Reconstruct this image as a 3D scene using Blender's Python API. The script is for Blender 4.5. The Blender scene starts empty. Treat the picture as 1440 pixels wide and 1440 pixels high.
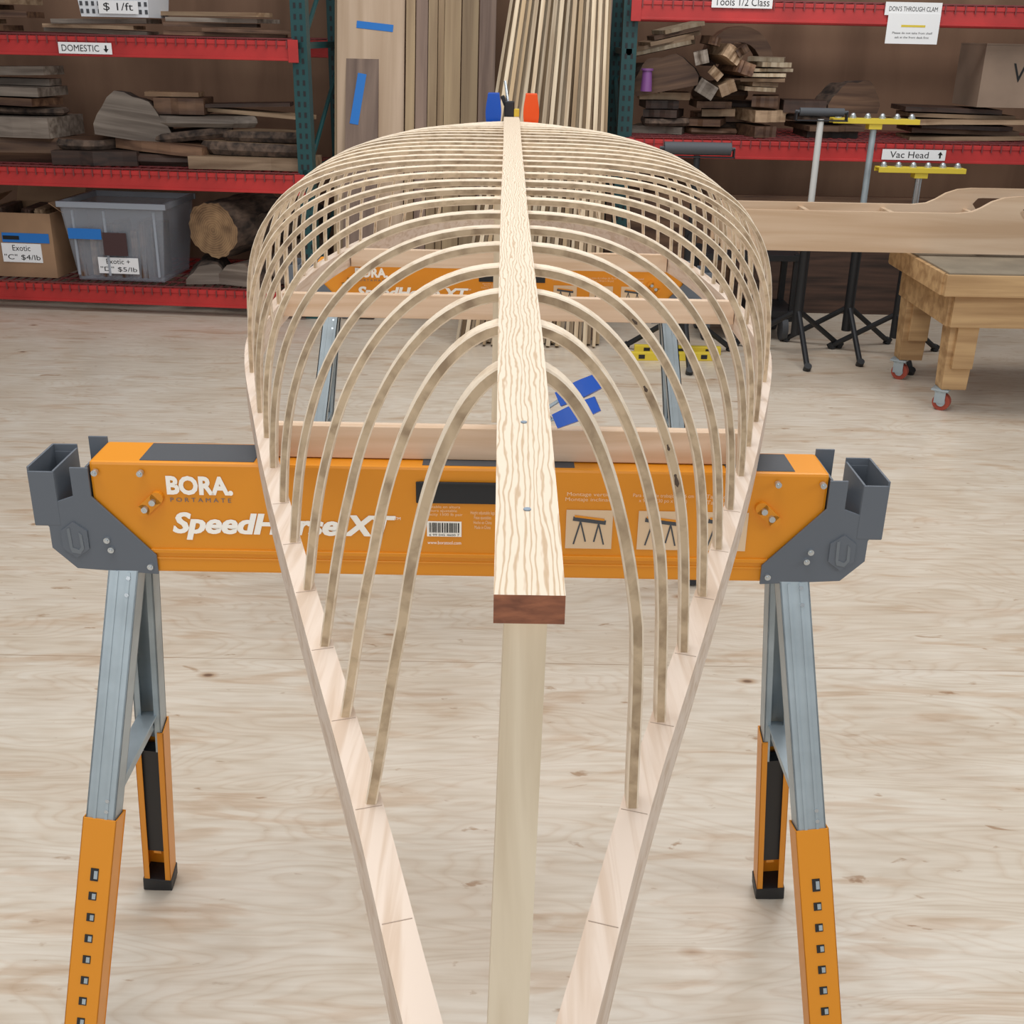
import bpy, bmesh, math, random
from mathutils import Vector, Matrix, Euler
random.seed(7)
S=bpy.context.scene
COL=S.collection
try:
    S.view_settings.view_transform='Standard'
except Exception as e: print(e)

def lin(c):
    c=c/255.0
    return c/12.92 if c<=0.04045 else ((c+0.055)/1.055)**2.4
def rgb(r,g,b): return (lin(r),lin(g),lin(b),1)

# ---------------------------------------------------------------- materials
def mat(name,c,rough=.5,metal=0,alpha=1,trans=0,noise=0):
    m=bpy.data.materials.new(name); m.use_nodes=True
    nt=m.node_tree; b=nt.nodes['Principled BSDF']
    b.inputs['Base Color'].default_value=c
    b.inputs['Roughness'].default_value=rough
    b.inputs['Metallic'].default_value=metal
    b.inputs['Alpha'].default_value=alpha
    if noise:
        tc=nt.nodes.new('ShaderNodeTexCoord'); n=nt.nodes.new('ShaderNodeTexNoise')
        n.inputs['Scale'].default_value=noise; n.inputs['Detail'].default_value=4
        r=nt.nodes.new('ShaderNodeValToRGB')
        r.color_ramp.elements[0].position=.3; r.color_ramp.elements[1].position=.7
        r.color_ramp.elements[0].color=tuple(x*.8 for x in c[:3])+(1,)
        r.color_ramp.elements[1].color=tuple(min(1,x*1.12) for x in c[:3])+(1,)
        nt.links.new(tc.outputs['Object'],n.inputs['Vector']); nt.links.new(n.outputs['Fac'],r.inputs['Fac'])
        nt.links.new(r.outputs['Color'],b.inputs['Base Color'])
    return m

def wood(name,light,dark,axis='X',fine=40,stretch=.06,rough=.6,lo=.35,hi=.65,wave=0,var=.25,distort=.4,wd=7):
    m=bpy.data.materials.new(name); m.use_nodes=True
    nt=m.node_tree; N=nt.nodes; L=nt.links; b=N['Principled BSDF']
    b.inputs['Roughness'].default_value=rough
    tc=N.new('ShaderNodeTexCoord'); oi=N.new('ShaderNodeObjectInfo')
    vm=N.new('ShaderNodeVectorMath'); vm.operation='MULTIPLY'
    vm.inputs[1].default_value=(7,5,9)
    L.new(oi.outputs['Random'],vm.inputs[0])
    va=N.new('ShaderNodeVectorMath'); va.operation='ADD'
    L.new(tc.outputs['Object'],va.inputs[0]); L.new(vm.outputs[0],va.inputs[1])
    mp=N.new('ShaderNodeMapping'); sc=[1,1,1]; sc['XYZ'.index(axis)]=stretch
    mp.inputs['Scale'].default_value=sc
    L.new(va.outputs[0],mp.inputs['Vector'])
    if wave:
        t=N.new('ShaderNodeTexWave'); t.bands_direction='X' if axis!='X' else 'Y'
        t.inputs['Scale'].default_value=wave; t.inputs['Distortion'].default_value=wd
        t.inputs['Detail'].default_value=3; t.inputs['Detail Scale'].default_value=fine/ max(wave,1)
        L.new(mp.outputs[0],t.inputs['Vector']); out=t.outputs['Fac']
    else:
        t=N.new('ShaderNodeTexNoise'); t.inputs['Scale'].default_value=fine
        t.inputs['Detail'].default_value=5; t.inputs['Distortion'].default_value=distort
        L.new(mp.outputs[0],t.inputs['Vector']); out=t.outputs['Fac']
    r=N.new('ShaderNodeValToRGB'); r.color_ramp.elements[0].position=lo; r.color_ramp.elements[1].position=hi
    r.color_ramp.elements[0].color=dark; r.color_ramp.elements[1].color=light
    L.new(out,r.inputs['Fac'])
    h=N.new('ShaderNodeHueSaturation'); mr=N.new('ShaderNodeMapRange')
    mr.inputs['To Min'].default_value=1-var; mr.inputs['To Max'].default_value=1+var*.6
    L.new(oi.outputs['Random'],mr.inputs['Value']); L.new(mr.outputs[0],h.inputs['Value'])
    L.new(r.outputs['Color'],h.inputs['Color']); L.new(h.outputs['Color'],b.inputs['Base Color'])
    bp=N.new('ShaderNodeBump'); bp.inputs['Strength'].default_value=.06
    L.new(out,bp.inputs['Height']); L.new(bp.outputs[0],b.inputs['Normal'])
    return m

M={}
M['orange']=mat('orange_paint',rgb(226,144,28),.38)
M['graypl']=mat('gray_bracket_paint',rgb(98,104,112),.45)
M['galv']=mat('galvanized_steel',rgb(172,184,190),.42,.35,noise=12)
M['galvd']=mat('galvanized_dark',rgb(118,124,130),.5,.3)  # darker galvanized gray for the bracket badge emblems
M['dark']=mat('black_plastic',rgb(28,29,32),.5)
M['darkgray']=mat('dark_gray_rubber',rgb(74,76,80),.7)
M['white']=mat('white_paint',rgb(255,250,240),.6)
M['polewhite']=mat('pale_gray_pole',rgb(206,206,202),.4)
M['cream']=mat('pale_print',rgb(240,206,166),.6)
M['black']=mat('black_ink',rgb(15,15,15),.6)
M['red']=mat('red_rack_paint',rgb(186,48,46),.4,noise=5)
M['green']=mat('green_rack_paint',rgb(22,70,72),.45)
M['wire']=mat('deck_wire',rgb(130,66,66),.4,.3)
M['blue']=mat('blue_plastic',rgb(14,84,190),.35)
M['tape']=mat('blue_tape',rgb(36,116,196),.7)
M['orpl']=mat('orange_plastic',rgb(245,88,30),.4)
M['yellow']=mat('yellow_paint',rgb(222,196,60),.45)
M['chrome']=mat('chrome_steel',rgb(200,205,208),.25,.8)
M['card']=mat('cardboard',rgb(162,128,98),.8,noise=4)
M['carddark']=mat('brown_cardboard',rgb(150,128,110),.8,noise=4)
M['paper']=mat('white_paper',rgb(240,240,240),.7)
M['bin']=mat('clear_plastic',rgb(190,196,206),.22,0,.28)
M['binw']=mat('white_plastic',rgb(225,228,232),.4)
M['redwheel']=mat('red_caster_wheel',rgb(160,68,50),.5)
M['endgrain']=wood('brown_end_grain',rgb(160,98,66),rgb(112,64,42),'X',420,.25,var=0,lo=.3,hi=.7)
M['pine']=wood('pine_gunwale',rgb(224,205,188),rgb(208,184,162),'Y',85,.045,var=.02,lo=.38,hi=.55,distort=.8)
M['keel']=wood('keelson_pine',rgb(224,207,184),rgb(192,163,130),'Y',130,.14,wave=130,lo=.0,hi=.40,var=0,wd=11)
M['stem']=wood('stem_wood',rgb(228,211,184),rgb(208,188,158),'Z',70,.05,var=0,lo=.35,hi=.6)
M['rib']=wood('rib_ash_edge',rgb(202,178,146),rgb(152,128,100),'Y',55,1,var=.14,lo=.3,hi=.6)
M['ribp']=wood('rib_ash_face',rgb(232,214,190),rgb(204,180,150),'Y',60,1,var=.06,lo=.25,hi=.5)
M['thwart']=wood('thwart_pine',rgb(226,200,174),rgb(210,178,146),'X',50,.06,var=.03)
M['maple']=wood('pale_board',rgb(206,180,154),rgb(182,154,126),'Z',14,.05,var=.12)
M['tan']=wood('tan_board',rgb(182,154,124),rgb(134,106,80),'X',30,.05,var=.35)
M['graywood']=wood('gray_weathered_board',rgb(146,134,122),rgb(100,88,78),'X',30,.05,var=.3)
M['tanz']=wood('tan_upright_board',rgb(182,156,120),rgb(142,116,86),'Z',22,.04,var=.25)
M['strip']=wood('pale_strip',rgb(214,196,168),rgb(176,152,122),'Z',40,.05,var=.35)
M['brown']=wood('brown_board',rgb(130,98,74),rgb(80,54,40),'X',30,.06,var=.45)
M['brownz']=wood('brown_upright_board',rgb(146,122,106),rgb(110,88,76),'Z',20,.06,var=.2)
M['walnut']=wood('dark_board',rgb(86,62,50),rgb(46,33,27),'X',30,.06,var=.4)
M['bark']=wood('bark',rgb(112,92,78),rgb(50,41,36),'Y',24,.4,rough=.9,var=.3)
M['benchw']=wood('bench_pine',rgb(200,164,118),rgb(160,124,84),'X',24,.05,var=.1)
M['form']=wood('form_plywood',rgb(216,190,162),rgb(192,160,128),'X',16,.05,var=.05)
M['wallw']=wood('wall_plywood',rgb(150,116,92),rgb(118,88,68),'Z',3,.2,rough=.8,var=0)
M['pencil']=mat('pencil',rgb(176,156,140),.8)
M['stain']=mat('dark_stain',rgb(84,68,56),.8)

def ringmat(name,a,b_):
    m=bpy.data.materials.new(name); m.use_nodes=True
    nt=m.node_tree;N=nt.nodes;L=nt.links;b=N['Principled BSDF'];b.inputs['Roughness'].default_value=.8
    tc=N.new('ShaderNodeTexCoord');w=N.new('ShaderNodeTexWave');w.wave_type='RINGS';w.rings_direction='Y'
    w.inputs['Scale'].default_value=26;w.inputs['Distortion'].default_value=3;w.inputs['Detail'].default_value=3
    r=N.new('ShaderNodeValToRGB');r.color_ramp.elements[0].position=.25;r.color_ramp.elements[1].position=.75
    r.color_ramp.elements[0].color=a;r.color_ramp.elements[1].color=b_
    L.new(tc.outputs['Object'],w.inputs['Vector'])
    n=N.new('ShaderNodeTexNoise');n.inputs['Scale'].default_value=14;n.inputs['Detail'].default_value=7
    L.new(tc.outputs['Object'],n.inputs['Vector'])
    mx=N.new('ShaderNodeMix');mx.inputs[0].default_value=.86
    L.new(w.outputs['Fac'],mx.inputs[2]);L.new(n.outputs['Fac'],mx.inputs[3])
    L.new(mx.outputs[0],r.inputs['Fac']);L.new(r.outputs['Color'],b.inputs['Base Color'])
    return m
M['ring']=ringmat('log_end',rgb(92,68,50),rgb(184,148,108))
M['ringd']=ringmat('dark_log_end',rgb(46,39,36),rgb(112,94,80))

def floormat():
    m=bpy.data.materials.new('plywood_floor'); m.use_nodes=True
    nt=m.node_tree;N=nt.nodes;L=nt.links;b=N['Principled BSDF'];b.inputs['Roughness'].default_value=.31
    tc=N.new('ShaderNodeTexCoord')
    def noise(scale,loc,sc,det=4,dist=0):
        mp=N.new('ShaderNodeMapping');mp.inputs['Scale'].default_value=sc;mp.inputs['Location'].default_value=loc
        n=N.new('ShaderNodeTexNoise');n.inputs['Scale'].default_value=scale;n.inputs['Detail'].default_value=det;n.inputs['Distortion'].default_value=dist
        L.new(tc.outputs['Object'],mp.inputs['Vector']);L.new(mp.outputs[0],n.inputs['Vector']);return n.outputs['Fac']
    def ramp(f,els):
        r=N.new('ShaderNodeValToRGB');cr=r.color_ramp
        cr.elements[0].position=els[0][0];cr.elements[0].color=els[0][1]
        cr.elements[1].position=els[-1][0];cr.elements[1].color=els[-1][1]
        for p,c in els[1:-1]:
            e=cr.elements.new(p);e.color=c
        L.new(f,r.inputs['Fac']);return r.outputs['Color']
    def mul(a,b2,fac=1,mode='MULTIPLY'):
        x=N.new('ShaderNodeMix');x.data_type='RGBA';x.blend_type=mode;x.inputs[0].default_value=fac
        L.new(a,x.inputs[6]);L.new(b2,x.inputs[7]);return x.outputs[2]
    base=ramp(noise(2.4,(0,0,0),(.7,1.5,1),7,.6),[(.28,rgb(207,193,175)),(.42,rgb(213,201,184)),(.55,rgb(219,209,194)),(.7,rgb(209,195,177))])
    g=noise(2.2,(9,3,0),(.32,1.3,1),3,.4)
    mm=N.new('ShaderNodeMath');mm.operation='MULTIPLY';mm.inputs[1].default_value=44;L.new(g,mm.inputs[0])
    fr=N.new('ShaderNodeMath');fr.operation='FRACT';L.new(mm.outputs[0],fr.inputs[0])
    lines=ramp(fr.outputs[0],[(0,rgb(228,211,196)),(.12,rgb(241,232,223)),(.35,(1,1,1,1)),(.8,(1,1,1,1)),(1,rgb(234,221,208))])
    c=mul(base,lines,.36)
    fine=ramp(noise(60,(3,1,0),(.10,1,1),5),[(.32,rgb(226,217,206)),(.6,(1,1,1,1))])
    c=mul(c,fine,.55)
    st=ramp(noise(6.5,(7,2,0),(.42,2.2,1),8,.8),[(.0,(1,1,1,1)),(.57,(1,1,1,1)),(.64,rgb(238,223,209)),(.76,rgb(214,193,174))])
    c=mul(c,st,.65)
    wh=ramp(noise(4.2,(1,8,0),(.5,2.0,1),8,.8),[(.0,(0,0,0,1)),(.52,(0,0,0,1)),(.68,rgb(140,140,139))])
    c=mul(c,wh,.22,'SCREEN')
    sm=ramp(noise(32,(0,5,0),(.4,1,1),4,.4),[(.0,rgb(150,116,90)),(.26,rgb(200,174,150)),(.32,(1,1,1,1)),(1,(1,1,1,1))])
    c=mul(c,sm,.85)
    sp=ramp(noise(15,(4,5,0),(.55,1.3,1),4,.6),[(.0,rgb(150,118,94)),(.25,rgb(204,178,154)),(.305,(1,1,1,1)),(1,(1,1,1,1))])
    c=mul(c,sp,.85)
    v=N.new('ShaderNodeTexVoronoi');v.inputs['Scale'].default_value=2.8
    mpv=N.new('ShaderNodeMapping');mpv.inputs['Scale'].default_value=(.8,1.4,1);L.new(tc.outputs['Object'],mpv.inputs['Vector']);L.new(mpv.outputs[0],v.inputs['Vector'])
    kn=ramp(v.outputs['Distance'],[(0,rgb(104,76,56)),(.018,rgb(140,106,82)),(.034,rgb(220,200,182)),(.07,(1,1,1,1)),(1,(1,1,1,1))])
    c=mul(c,kn,.9)
    br=N.new('ShaderNodeTexBrick');br.inputs['Scale'].default_value=1;br.inputs['Brick Width'].default_value=60;br.inputs['Row Height'].default_value=1.22
    br.inputs['Mortar Size'].default_value=.0018;br.inputs['Color1'].default_value=(1,1,1,1);br.inputs['Color2'].default_value=rgb(248,244,240);br.inputs['Mortar'].default_value=rgb(180,152,128)
    mp2=N.new('ShaderNodeMapping');mp2.inputs['Location'].default_value=(25,.0,0)
    L.new(tc.outputs['Object'],mp2.inputs['Vector']);L.new(mp2.outputs[0],br.inputs['Vector'])
    c=mul(c,br.outputs['Color'],.6)
    L.new(c,b.inputs['Base Color'])
    return m
M['floor']=floormat()

# ---------------------------------------------------------------- geometry helpers
def finish(bm,name,mats,parent=None,loc=(0,0,0),rot=(0,0,0),smooth=False,bevel=0):
    if bevel:
        es=[e for e in bm.edges if len(e.link_faces)==2 and e.calc_face_angle(0)>.6]
        bmesh.ops.bevel(bm,geom=es,offset=bevel,segments=2,profile=.6,affect='EDGES')
    bmesh.ops.recalc_face_normals(bm,faces=bm.faces[:])
    me=bpy.data.meshes.new(name); bm.to_mesh(me); bm.free()
    if not isinstance(mats,(list,tuple)): mats=[mats]
    for m in mats: me.materials.append(M[m] if isinstance(m,str) else m)
    if smooth:
        for p in me.polygons: p.use_smooth=True
        try: me.set_sharp_from_angle(angle=.7)
        except Exception: pass
    ob=bpy.data.objects.new(name,me); COL.objects.link(ob)
    ob.location=loc; ob.rotation_euler=rot
    if parent: ob.parent=parent
    return ob

def tag(ob,label,cat,group=None,kind=None):
    ob['label']=label; ob['category']=cat
    if group: ob['group']=group
    if kind: ob['kind']=kind
    return ob

def empty(name,loc,label,cat,group=None,rot=(0,0,0)):
    e=bpy.data.objects.new(name,None); e.empty_display_size=.1; COL.objects.link(e)
    e.location=loc; e.rotation_euler=rot
    return tag(e,label,cat,group)

def bx(bm,c,s,rot=None,mi=0,taper=None):
    r=bmesh.ops.create_cube(bm,size=1)
    vs=r['verts']
    for v in vs:
        v.co=Vector((v.co.x*s[0],v.co.y*s[1],v.co.z*s[2]))
        if taper and v.co.z<0: v.co.x*=taper; v.co.y*=taper
    if rot is not None:
        R=rot if isinstance(rot,Matrix) else Euler(rot).to_matrix()
        for v in vs: v.co=R@v.co
    for v in vs: v.co+=Vector(c)
    fs=set(f for v in vs for f in v.link_faces)
    for f in fs: f.material_index=mi
    return vs

def cy(bm,p0,p1,r,seg=16,r2=None,mi=0):
    p0=Vector(p0);p1=Vector(p1);d=p1-p0;L=d.length
    q=d.to_track_quat('Z','Y').to_matrix()
    res=bmesh.ops.create_cone(bm,cap_ends=True,segments=seg,radius1=r,radius2=r if r2 is None else r2,depth=L)
    for v in res['verts']: v.co=q@v.co+(p0+p1)/2
    for f in set(f for v in res['verts'] for f in v.link_faces): f.material_index=mi

def prism(bm,pts,y0,y1,mi=0):
    a=[bm.verts.new((p[0],y0,p[1])) for p in pts]; b=[bm.verts.new((p[0],y1,p[1])) for p in pts]
    fs=[bm.faces.new(a),bm.faces.new(list(reversed(b)))]
    n=len(pts)
    for i in range(n): fs.append(bm.faces.new([a[i],b[i],b[(i+1)%n],a[(i+1)%n]]))
    for f in fs: f.material_index=mi

def sweep(bm,secs,mi=0,capmi=None):
    rings=[[bm.verts.new(p) for p in s] for s in secs]
    n=len(secs[0])
    for a,b in zip(rings,rings[1:]):
        for i in range(n):
            f=bm.faces.new([a[i],b[i],b[(i+1)%n],a[(i+1)%n]]); f.material_index=mi[i] if isinstance(mi,(list,tuple)) else mi
    for r in (rings[0],list(reversed(rings[-1]))):
        f=bm.faces.new(r); f.material_index=0 if capmi is None else capmi

def boxes(name,lst,mats,parent=None,bevel=0,loc=(0,0,0),rot=(0,0,0)):
    bm=bmesh.new()
    for b in lst: bx(bm,*b)
    return finish(bm,name,mats,parent,loc,rot,bevel=bevel)

def text(s,w,h,m,parent,loc,rot=(0,0,0),shear=0,bold=0,name='lettering',align='C'):
    cu=bpy.data.curves.new('t','FONT'); cu.body=s; cu.shear=shear; cu.offset=bold
    cu.align_x='CENTER'; cu.resolution_u=3
    ob=bpy.data.objects.new('t',cu); COL.objects.link(ob)
    bpy.context.view_layer.update()
    dg=bpy.context.evaluated_depsgraph_get()
    me=bpy.data.meshes.new_from_object(ob.evaluated_get(dg))
    bpy.data.objects.remove(ob)
    xs=[v.co.x for v in me.vertices]; ys=[v.co.y for v in me.vertices]
    x0,x1,y0,y1=min(xs),max(xs),min(ys),max(ys)
    sx=w/(x1-x0) if w else h/(y1-y0); sy=h/(y1-y0) if h else sx
    for v in me.vertices:
        v.co=Vector(((v.co.x-(x0+x1)/2)*sx,0,(v.co.y-(y0+y1)/2)*sy))
    me.materials.clear(); me.materials.append(M[m]); me.name=name
    o=bpy.data.objects.new(name,me); COL.objects.link(o); o.location=loc; o.rotation_euler=rot; o.parent=parent
    return o

def interp(tab,x):
    if x<=tab[0][0]: return tab[0][1]
    if x>=tab[-1][0]: return tab[-1][1]
    for i in range(len(tab)-1):
        if tab[i][0]<=x<=tab[i+1][0]:
            x1,y1=tab[i];x2,y2=tab[i+1]
            x0,y0=tab[i-1] if i>0 else (2*x1-x2,2*y1-y2)
            x3,y3=tab[i+2] if i+2<len(tab) else (2*x2-x1,2*y2-y1)
            m1=(y2-y0)/(x2-x0);m2=(y3-y1)/(x3-x1);h=x2-x1;t=(x-x1)/h
            return (2*t**3-3*t*t+1)*y1+(t**3-2*t*t+t)*h*m1+(-2*t**3+3*t*t)*y2+(t**3-t*t)*h*m2

# ---------------------------------------------------------------- room
fl=boxes('floor',[((0,3,-.05),(12,11,.1))],'floor'); fl['kind']='structure'
wb=boxes('wall_back',[((0,7.35,2),(12,.1,4))],'wallw'); wb['kind']='structure'

# ---------------------------------------------------------------- canoe frame
CX,CY=.006,2.1
GZ=.955
HW=[(.33,.006),(.445,.040),(.635,.092),(.833,.152),(1.048,.217),(1.25,.276),(1.41,.320),(1.74,.405),(1.95,.443),(2.2,.458),(2.5,.455),(2.8,.432),(3.1,.385),(3.35,.318),(3.55,.235),(3.72,.13),(3.865,.008)]
def hw(Y): return interp(HW,Y)
def dz(Y): return 0 if Y<1.41 else -.0244*(Y-1.41)      # the frame slopes gently away
KZ=[(.338,1.2515),(.5,1.258),(.635,1.262),(.8,1.259),(1.1,1.256),(1.6,1.256),(2.1,1.258),(2.8,1.260),(3.3,1.250),(3.7,1.236)]
def kz(Y): return interp(KZ,Y)+dz(Y)
def gx(Y): return -.003*max(0,min(1,(1.45-Y)/.8))        # slight set of the gunwales
def kx(Y): return .0030*max(0,min(1,(1.2-Y)/.8))+.0006   # keelson laid a hair off centre
PW=[(.6,2.10),(.9,2.22),(1.16,2.42),(1.45,2.75),(1.8,3.2),(2.1,3.6),(2.6,3.7),(3.1,3.4),(3.4,2.9),(3.7,2.2)]
canoe=empty('canoe_frame',(CX,CY,.87),'unfinished wooden canoe frame turned upside down on two sawhorses','canoe frame')
OFF=(0,-CY,-.87)
def child(bm,name,m,**k):
    return finish(bm,name,m,canoe,OFF,**k)
for s in (-1,1):
    bm=bmesh.new(); secs=[]
    n=70
    for i in range(n+1):
        Y=.335+(3.865-.335)*i/n
        x=max(hw(Y),.018); d=(hw(Y+.01)-hw(Y-.01))/.02
        nx,ny=1/math.hypot(1,d),-d/math.hypot(1,d)
        a=.0102; z0=dz(Y)
        def P(u,z): return (s*(x+u*nx)+gx(Y),Y+u*ny,z+z0)
        secs.append([P(-a,.9102),P(a,.9102),P(a,GZ),P(-a,GZ)])
    sweep(bm,secs); child(bm,'gunwale','pine')
YS=[.635+.105*i for i in range(29)]
for s in (-1,1):
    for k,Y in enumerate(YS[:6]+[.53]):
        Yp=Y-.011; x=hw(Yp)
        bm=bmesh.new(); bx(bm,(s*x+gx(Yp),Yp,GZ+.0002),(.018,.0005,.0003),(0,0,-s*.3))
        child(bm,'pencil_mark','pencil')
KW=[(.338,.0240),(.82,.0266),(1.28,.0278),(2.1,.032),(3.3,.042),(3.72,.042)]
bm=bmesh.new(); secs=[]
for i in range(61):
    Y=.338+(3.70-.338)*i/60; w=interp(KW,Y)/2; z=kz(Y); t=.0108 if Y<1 else .0125; c=kx(Y)
    secs.append([(c-w,Y,z),(c+w,Y,z),(c+w,Y,z+t),(c-w,Y,z+t)])
sweep(bm,secs,0,1)
child(bm,'keelson',['keel','endgrain'])
M['screw']=mat('screw_blue_gray',rgb(130,145,160),.4,.5)
for Y in (.405,.50):
    bm=bmesh.new()
    cy(bm,(kx(Y),Y,kz(Y)+.0105),(kx(Y),Y,kz(Y)+.0112),.0015,12)
    child(bm,'screw','screw')
for (ya,yb,top,dy) in ((.352,.338,kz(.36),1),(3.66,3.852,kz(3.68),-1)):
    bm=bmesh.new(); secs=[]; g=dz(yb)
    for i in range(9):
        t=i/8; z=.91+g+(top-.91-g)*t; y=yb+(ya-yb)*t**1.3; w=(.0172-.0022*t)/2; d=.034*dy; c=((kx(.34)-.0006)*t+(gx(.34)*.5-.0012)*(1-t)) if dy>0 else 0
        secs.append([(c-w,y,z),(c+w,y,z),(c+w,y+d,z),(c-w,y+d,z)])
    sweep(bm,secs); child(bm,'stem','stem')
rr=random.Random(11)
for k,Y in enumerate(YS):
    e=max(0,min(1,(min(Y,4.3-Y)-.6)/1.0)); p=interp(PW,Y); c=.085*(1-e)**2
    a0=hw(Y); z0=GZ+dz(Y); top=kz(Y); H=top-z0
    a0*=1+rr.uniform(-.012,.012) if k>3 else 1
    lean_=rr.uniform(-.006,.006) if k>2 else 0
    near=max(0,min(1,(1.1-Y)/.45))
    n=56; pts=[]
    for i in range(n+1):
        a=math.pi*i/n
        ca,sa=math.cos(a),math.sin(a)
        t=abs(sa)**(2/p); x=math.copysign(abs(ca)**(2/p),ca)
        x*=a0*(1-c*(1-math.exp(-5*t)))
        s_=min(1,t*2.2)
        bend=.0045*near*s_*(1-t)**.35
        pts.append(Vector((-x+gx(Y)*(1-s_)+kx(Y)*s_+bend,lean_*math.sin(math.pi*t*.5),z0+H*t)))
    pts=[Vector((pts[0].x,0,z0-.012))]+pts+[Vector((pts[-1].x,0,z0-.012))]
    far=max(0,min(1,(Y-1.2)/.8))
    secs=[]; th=.0080-.0008*far; w=.0076-.0010*far+.0006*math.sin(k*2.3)
    for i,q in enumerate(pts):
        d=(pts[min(i+1,len(pts)-1)]-pts[max(i-1,0)]); d.y=0; d.normalize()
        nrm=Vector((-d.z,0,d.x))
        if nrm.dot(Vector((q.x,0,q.z-z0)))<0: nrm=-nrm
        ii=q-nrm*th; b_=.0012; y_=Y+q.y
        secs.append([(q.x,y_-w+b_,q.z),(q.x,y_+w,q.z),(ii.x,y_+w,ii.z),(ii.x,y_-w+b_,ii.z),(ii.x+nrm.x*b_,y_-w,ii.z+nrm.z*b_),(q.x-nrm.x*b_,y_-w,q.z-nrm.z*b_)])
    bm=bmesh.new(); sweep(bm,secs,[1,1,1,1,0,1]); child(bm,'rib',['rib','ribp'])
    if k in (2,3):
        for j,ln,wd_ in (((n-9,.012,.0016),(n-11,.006,.0010),(n-15,.006,.0012)) if k==2 else ((n-18,.007,.0012),)):
            q=pts[j+1]; d=(pts[j+2]-pts[j]); d.y=0; d.normalize(); nrm=Vector((-d.z,0,d.x))
            if nrm.dot(Vector((q.x,0,q.z-z0)))<0: nrm=-nrm
            cc=q-nrm*.0045
            bm=bmesh.new(); bmesh.ops.create_uvsphere(bm,u_segments=12,v_segments=6,radius=1)
            Rm=Matrix.Rotation(math.atan2(d.x,d.z),3,'Y')
            for v in bm.verts: v.co=Rm@Vector((v.co.x*wd_*(1+.5*math.sin(5*v.co.z)),v.co.y*.0003,v.co.z*ln/2))+Vector((cc.x,Y+q.y-w,cc.z))
            child(bm,'stain_mark','stain')
for Y,z0_,zz in ((1.425,.911,.955),(2.24,.926,.972),(2.93,.911,.955)):
    h=hw(Y)-.012
    boxes('thwart',[((0,Y,(z0_+zz)/2+dz(Y)),(2*h,.019,zz-z0_))],'thwart',canoe,.001,OFF)
for Y in (1.445,2.26):
    t=kz(Y)-.008; b0=(.957 if Y<2 else .93)+dz(Y)
    boxes('strut',[((0,Y,(b0+t)/2),(.045,.016,t-b0))],'stem',canoe,.001,OFF)

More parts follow.
